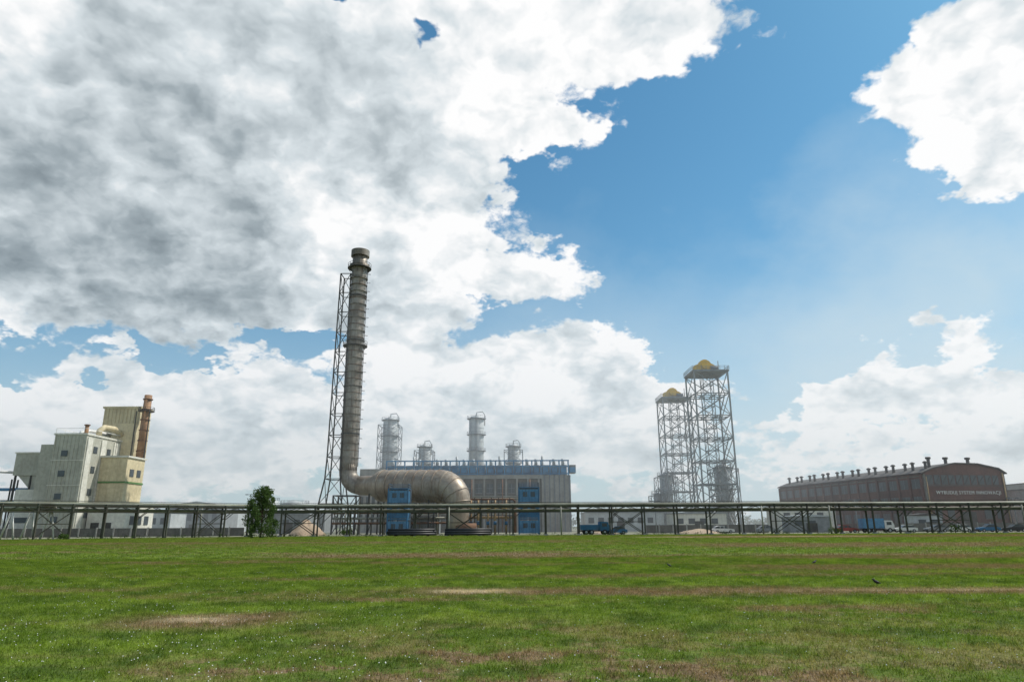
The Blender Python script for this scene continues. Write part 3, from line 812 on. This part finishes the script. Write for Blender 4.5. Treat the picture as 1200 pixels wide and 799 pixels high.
def wheels(o,xs,yw,r):
    for x in xs:
        for y in (-yw,yw):
            o.tube('wheels','tyre',[(x,y-.12,r),(x,y+.12,r)],r,18)
            o.tube('hubs','hazypale',[(x,y-.14,r),(x,y+.14,r)],r*.5,12)
def car(loc,rot,body='blue',L=4.6):
    o=Obj('parked_car',loc,rot); h=L/2
    lo=[(-h,.35),(h,.35),(h,.7),(h-.15,.88),(h-1.2,1.0),(-h+.5,1.02),(-h,.9)]
    o.prism('body',body,lo,-.88,.88)
    cab=[(-h+.35,1.021),(h-1.3,1.001),(h-2.0,1.5),(-h+1.5,1.52),(-h+.8,1.45)]
    o.prism('glasshouse','glass',cab,-.78,.78)
    o.prism('roof',body,[(-h+.85,1.46),(h-2.05,1.51),(h-2.15,1.57),(-h+1.3,1.58)],-.8,.8)
    for x in (-h+1.45,.0): o.box('pillars',body,x,x+.09,-.83,-.782,1.03,1.47)
    wheels(o,(-h+.85,h-.9),.82,.34)
    o.box('headlights','white',h-.02,h+.03,-.75,-.4,.62,.78); o.box('tail_lights','rust',-h-.03,-h+.02,-.8,-.5,.65,.85)
    o.box('bumpers','black',h,h+.1,-.85,.85,.36,.55)
    o.finish()
def truck(loc,rot,name,cabm,boxm,L=7.0,bh=2.9):
    o=Obj(name,loc,rot)
    o.box('chassis','black',-L/2,L/2-.2,-.5,.5,.6,.85)
    o.prism('cab',cabm,[(L/2-1.9,.7),(L/2,.7),(L/2+.05,1.5),(L/2-.3,2.45),(L/2-1.9,2.5)],-1.1,1.1)
    o.box('side_windows','glass',L/2-1.5,L/2-.5,-1.13,-1.101,1.55,2.2)
    o.prism('windscreen','glass',[(L/2+.06,1.55),(L/2+.08,1.56),(L/2-.19,2.35),(L/2-.23,2.34)],-.95,.95)
    o.box('load_box',boxm,-L/2,L/2-2.0,-1.15,1.15,.9,bh)
    for x in np.arange(-L/2+.3,L/2-2.1,.8): o.box('box_ribs',boxm,x,x+.07,-1.2,-1.152,.95,bh-.05)
    o.box('bumper','black',L/2,L/2+.12,-1.1,1.1,.45,.75)
    wheels(o,(-L/2+1.1,-L/2+2.2,L/2-.95),1.0,.48)
    o.finish()
truck((16.4,143,0),R(4),'flatbed_truck','blue','blue',5.8,1.9)
car((20.8,144,0),R(185),'blue')
truck((77,150,0),R(-3),'delivery_truck','white','bluep',6.4,2.9)
car((83.5,151,0),R(178),'white'); car((71,151,0),R(3),'redpaint'); car((55,153,0),R(3),'hazysteel')
for k,(x,m_) in enumerate(((89.5,'hazysteel'),(95,'white'),(100.5,'blue'),(106.5,'black'),(112,'white'),(118,'redpaint'),(124,'hazysteel'))):
    car((x,150+.6*(k%2),0),R(180+random.uniform(-4,4)),m_,4.4)
car((45,152,0),R(3),'white'); car((-70,147,0),R(5),'hazysteel')

# ---------------------------------------------------------------- trees
def leaf_mat(name,a,b):
    m=bpy.data.materials.new(name); m.use_nodes=True; t=m.node_tree; t.nodes.clear(); N=NT(t)
    pos=N.n('ShaderNodeNewGeometry').outputs['Position']
    col=N.mix(N.sstep(N.noise(pos,.9,3,.6),.35,.65),a,b)
    col=N.mix(N.sstep(N.noise(pos,9,1,.5),.4,.7),col,tuple(x*1.5 for x in b))
    d=N.n('ShaderNodeBsdfDiffuse'); N.put(d.inputs[0],col); tr=N.n('ShaderNodeBsdfTranslucent'); N.put(tr.inputs[0],col)
    mx=N.n('ShaderNodeMixShader'); mx.inputs[0].default_value=.3
    t.links.new(d.outputs[0],mx.inputs[1]); t.links.new(tr.outputs[0],mx.inputs[2])
    oo=N.n('ShaderNodeOutputMaterial'); t.links.new(mx.outputs[0],oo.inputs[0]); return m
MT['leaf']=leaf_mat('foliage',(.030,.055,.018),(.055,.09,.026))
MT['leaf_far']=leaf_mat('haze_paled_foliage',(.095,.125,.095),(.14,.17,.12))  # leaf greens washed out in colour to imitate far haze
def leaves(q,c,r,n,size):
    for _ in range(n):
        v=Vector((random.gauss(0,1),random.gauss(0,1),random.gauss(0,1))); v=v.normalized()*(random.random()**.45)
        p=Vector(c)+Vector((v.x*r[0],v.y*r[1],v.z*r[2]))
        a=Vector((random.gauss(0,1),random.gauss(0,1),random.gauss(0,1))).normalized()
        b=a.orthogonal().normalized(); s=size*random.uniform(.6,1.3)
        k=len(q['v']); q['v']+=[tuple(p+a*s*.6),tuple(p+b*s*.35),tuple(p-a*s*.6),tuple(p-b*s*.35)]
        q['f'].append((k,k+1,k+2,k+3)); q['s'].append(0)
def tree(name,loc,H,Wd,clumps,seed,nl=150,ls=.26):
    random.seed(seed); o=Obj(name,loc)
    o.tube('trunk','bark',[(0,0,0),(.05,0,H*.3),(-.08,.05,H*.6),(.05,0,H*.93)],[.17,.12,.08,.02],10)
    q=o.p('crown','leaf')
    for i in range(clumps):
        t=(i+.5)/clumps; z=H*(.08+.84*t)
        env=Wd*.5*(math.sin(math.pi*min(1,(t*.75+.25)))**.5)*(1-.15*t)
        a=i*2.4+random.random(); rr=env*random.uniform(.3,1.05)
        c=(rr*math.cos(a),rr*math.sin(a),z)
        o.tube('limbs','bark',[(0,0,z*.72),(c[0]*.5,c[1]*.5,z*.9),c],[.06,.04,.015],6)
        s=random.uniform(.35,.85)*Wd*.19
        leaves(q,c,(s,s,s*1.3),nl,ls)
    for i in range(10):
        leaves(q,(random.uniform(-.9,.9),random.uniform(-.3,.3),H*random.uniform(.82,.99)),(.28,.25,.5),26,ls*.8)
    o.finish()
tree('broadleaf_tree',(-42.0,118,0),8.6,6.2,56,3,130,.25)
random.seed(5)
def bush(loc,r,h,n=500):
    o=Obj('bush',loc); o.tube('stems','bark',[(0,0,0),(.05,0,h*.6)],[.07,.03],6); o.tube('stems','bark',[(0,0,0),(.3*r,.1,h*.7)],[.05,.02],6)
    q=o.p('foliage','leaf')
    for k in range(9):
        a=k*.9; leaves(q,(r*.55*math.cos(a),r*.5*math.sin(a),h*random.uniform(.3,.75)),(r*.45,r*.45,h*.3),n//9,.2)
    o.finish()
bush((87,139.5,0),1.3,1.9); bush((-71,112,0),.8,1.0); bush((-33,140,0),1.2,1.4); bush((64,141,0),1.5,1.3)
o=Obj('distant_tree_line'); q=o.p('foliage','leaf_far')
x=-420
while x<430:
    h=random.uniform(5,10)*(1+.3*math.sin(x*.03)); y=390+random.uniform(-15,15)
    leaves(q,(x,y,h*.55),(random.uniform(4,7),3,h*.55),110,1.6); x+=random.uniform(4,8)
o.finish(True)
o=Obj('weeds'); q=o.p('weeds','leaf')
for i in range(320):
    x=random.uniform(-95,110); y=(134.3+(x+50)*.0135) if x>-50 else 134+(x+50)*.693
    leaves(q,(x,y+random.uniform(-3,1.5),random.uniform(.1,.35)),(random.uniform(.3,1.2),.4,random.uniform(.15,.5)),16,.16)
o.finish(True)

def bird(loc,rot,s=1.0):
    me=bpy.data.meshes.new('body')
    P=[(0,0,.16),(.06,0,.19),(.11,0,.235),(.14,0,.265),(.165,0,.262),(.20,0,.252),(-.07,0,.14),(-.13,0,.125),(-.21,0,.11)]
    E=[(0,1),(1,2),(2,3),(3,4),(4,5),(0,6),(6,7),(7,8)]
    rad=[.058,.052,.034,.033,.026,.006,.045,.022,.012]
    me.from_pydata(P,E,[]); b=bpy.data.objects.new('body',me); sc.collection.objects.link(b); me.materials.append(MT['feather'])
    b.modifiers.new('skin','SKIN')
    for i,r in enumerate(rad): me.skin_vertices[0].data[i].radius=(r,r)
    me.skin_vertices[0].data[0].use_root=True
    ss=b.modifiers.new('sub','SUBSURF'); ss.levels=2; ss.render_levels=2
    o=Obj('blackbird',loc,rot); o.extra.append(b)
    for y in (-.025,.025):
        o.tube('legs','feather',[(0,y,.13),(-.01,y,.07),(.005,y,0.005)],.006,6); o.tube('feet','feather',[(-.02,y,.006),(.04,y,.006)],.005,5)
        o.tube('wings','feather',[(.06,y*2.0,.19),(-.02,y*2.1,.16),(-.15,y*1.0,.125)],[.012,.03,.005],8)
    e=o.finish(); e.scale=(s,s,s)
bird((9.75,19.4,.0),R(200),.75); bird((12.6,30,.0),R(20),.7); bird((6.2,28.5,.0),R(150),.6)

# ---------------------------------------------------------------- industrial haze over the plant
hm=bpy.data.materials.new('haze'); hm.use_nodes=True; ht=hm.node_tree; ht.nodes.clear()
vs=ht.nodes.new('ShaderNodeVolumeScatter'); vs.inputs['Color'].default_value=(.97,.985,1,1); vs.inputs['Density'].default_value=.0019
try: vs.inputs['Anisotropy'].default_value=.2
except Exception: pass
ho=ht.nodes.new('ShaderNodeOutputMaterial'); ht.links.new(vs.outputs[0],ho.inputs['Volume'])
MT['haze']=hm
o=Obj('haze'); o.box('haze','haze',-500,500,142,470,.05,55); o.finish(True)

# ---------------------------------------------------------------- light + camera
sl=bpy.data.lights.new('sun','SUN'); sl.energy=4.7; sl.angle=R(.5); sl.color=(1,.95,.87)
so=bpy.data.objects.new('sun',sl); sc.collection.objects.link(so); so.location=SUN*300
so.rotation_euler=(-SUN).to_track_quat('-Z','Y').to_euler()
cd=bpy.data.cameras.new('camera'); cd.lens=24; cd.sensor_width=36; cd.clip_end=12000; cd.clip_start=.1
co=bpy.data.objects.new('camera',cd); sc.collection.objects.link(co); co.location=(0,0,1.6)
M=Euler((R(90)+PITCH,0,0)).to_matrix()@Matrix.Rotation(R(-.3),3,'Z')
co.rotation_euler=M.to_euler(); sc.camera=co
sc.view_settings.view_transform='Standard'; sc.view_settings.look='None'; sc.view_settings.exposure=0
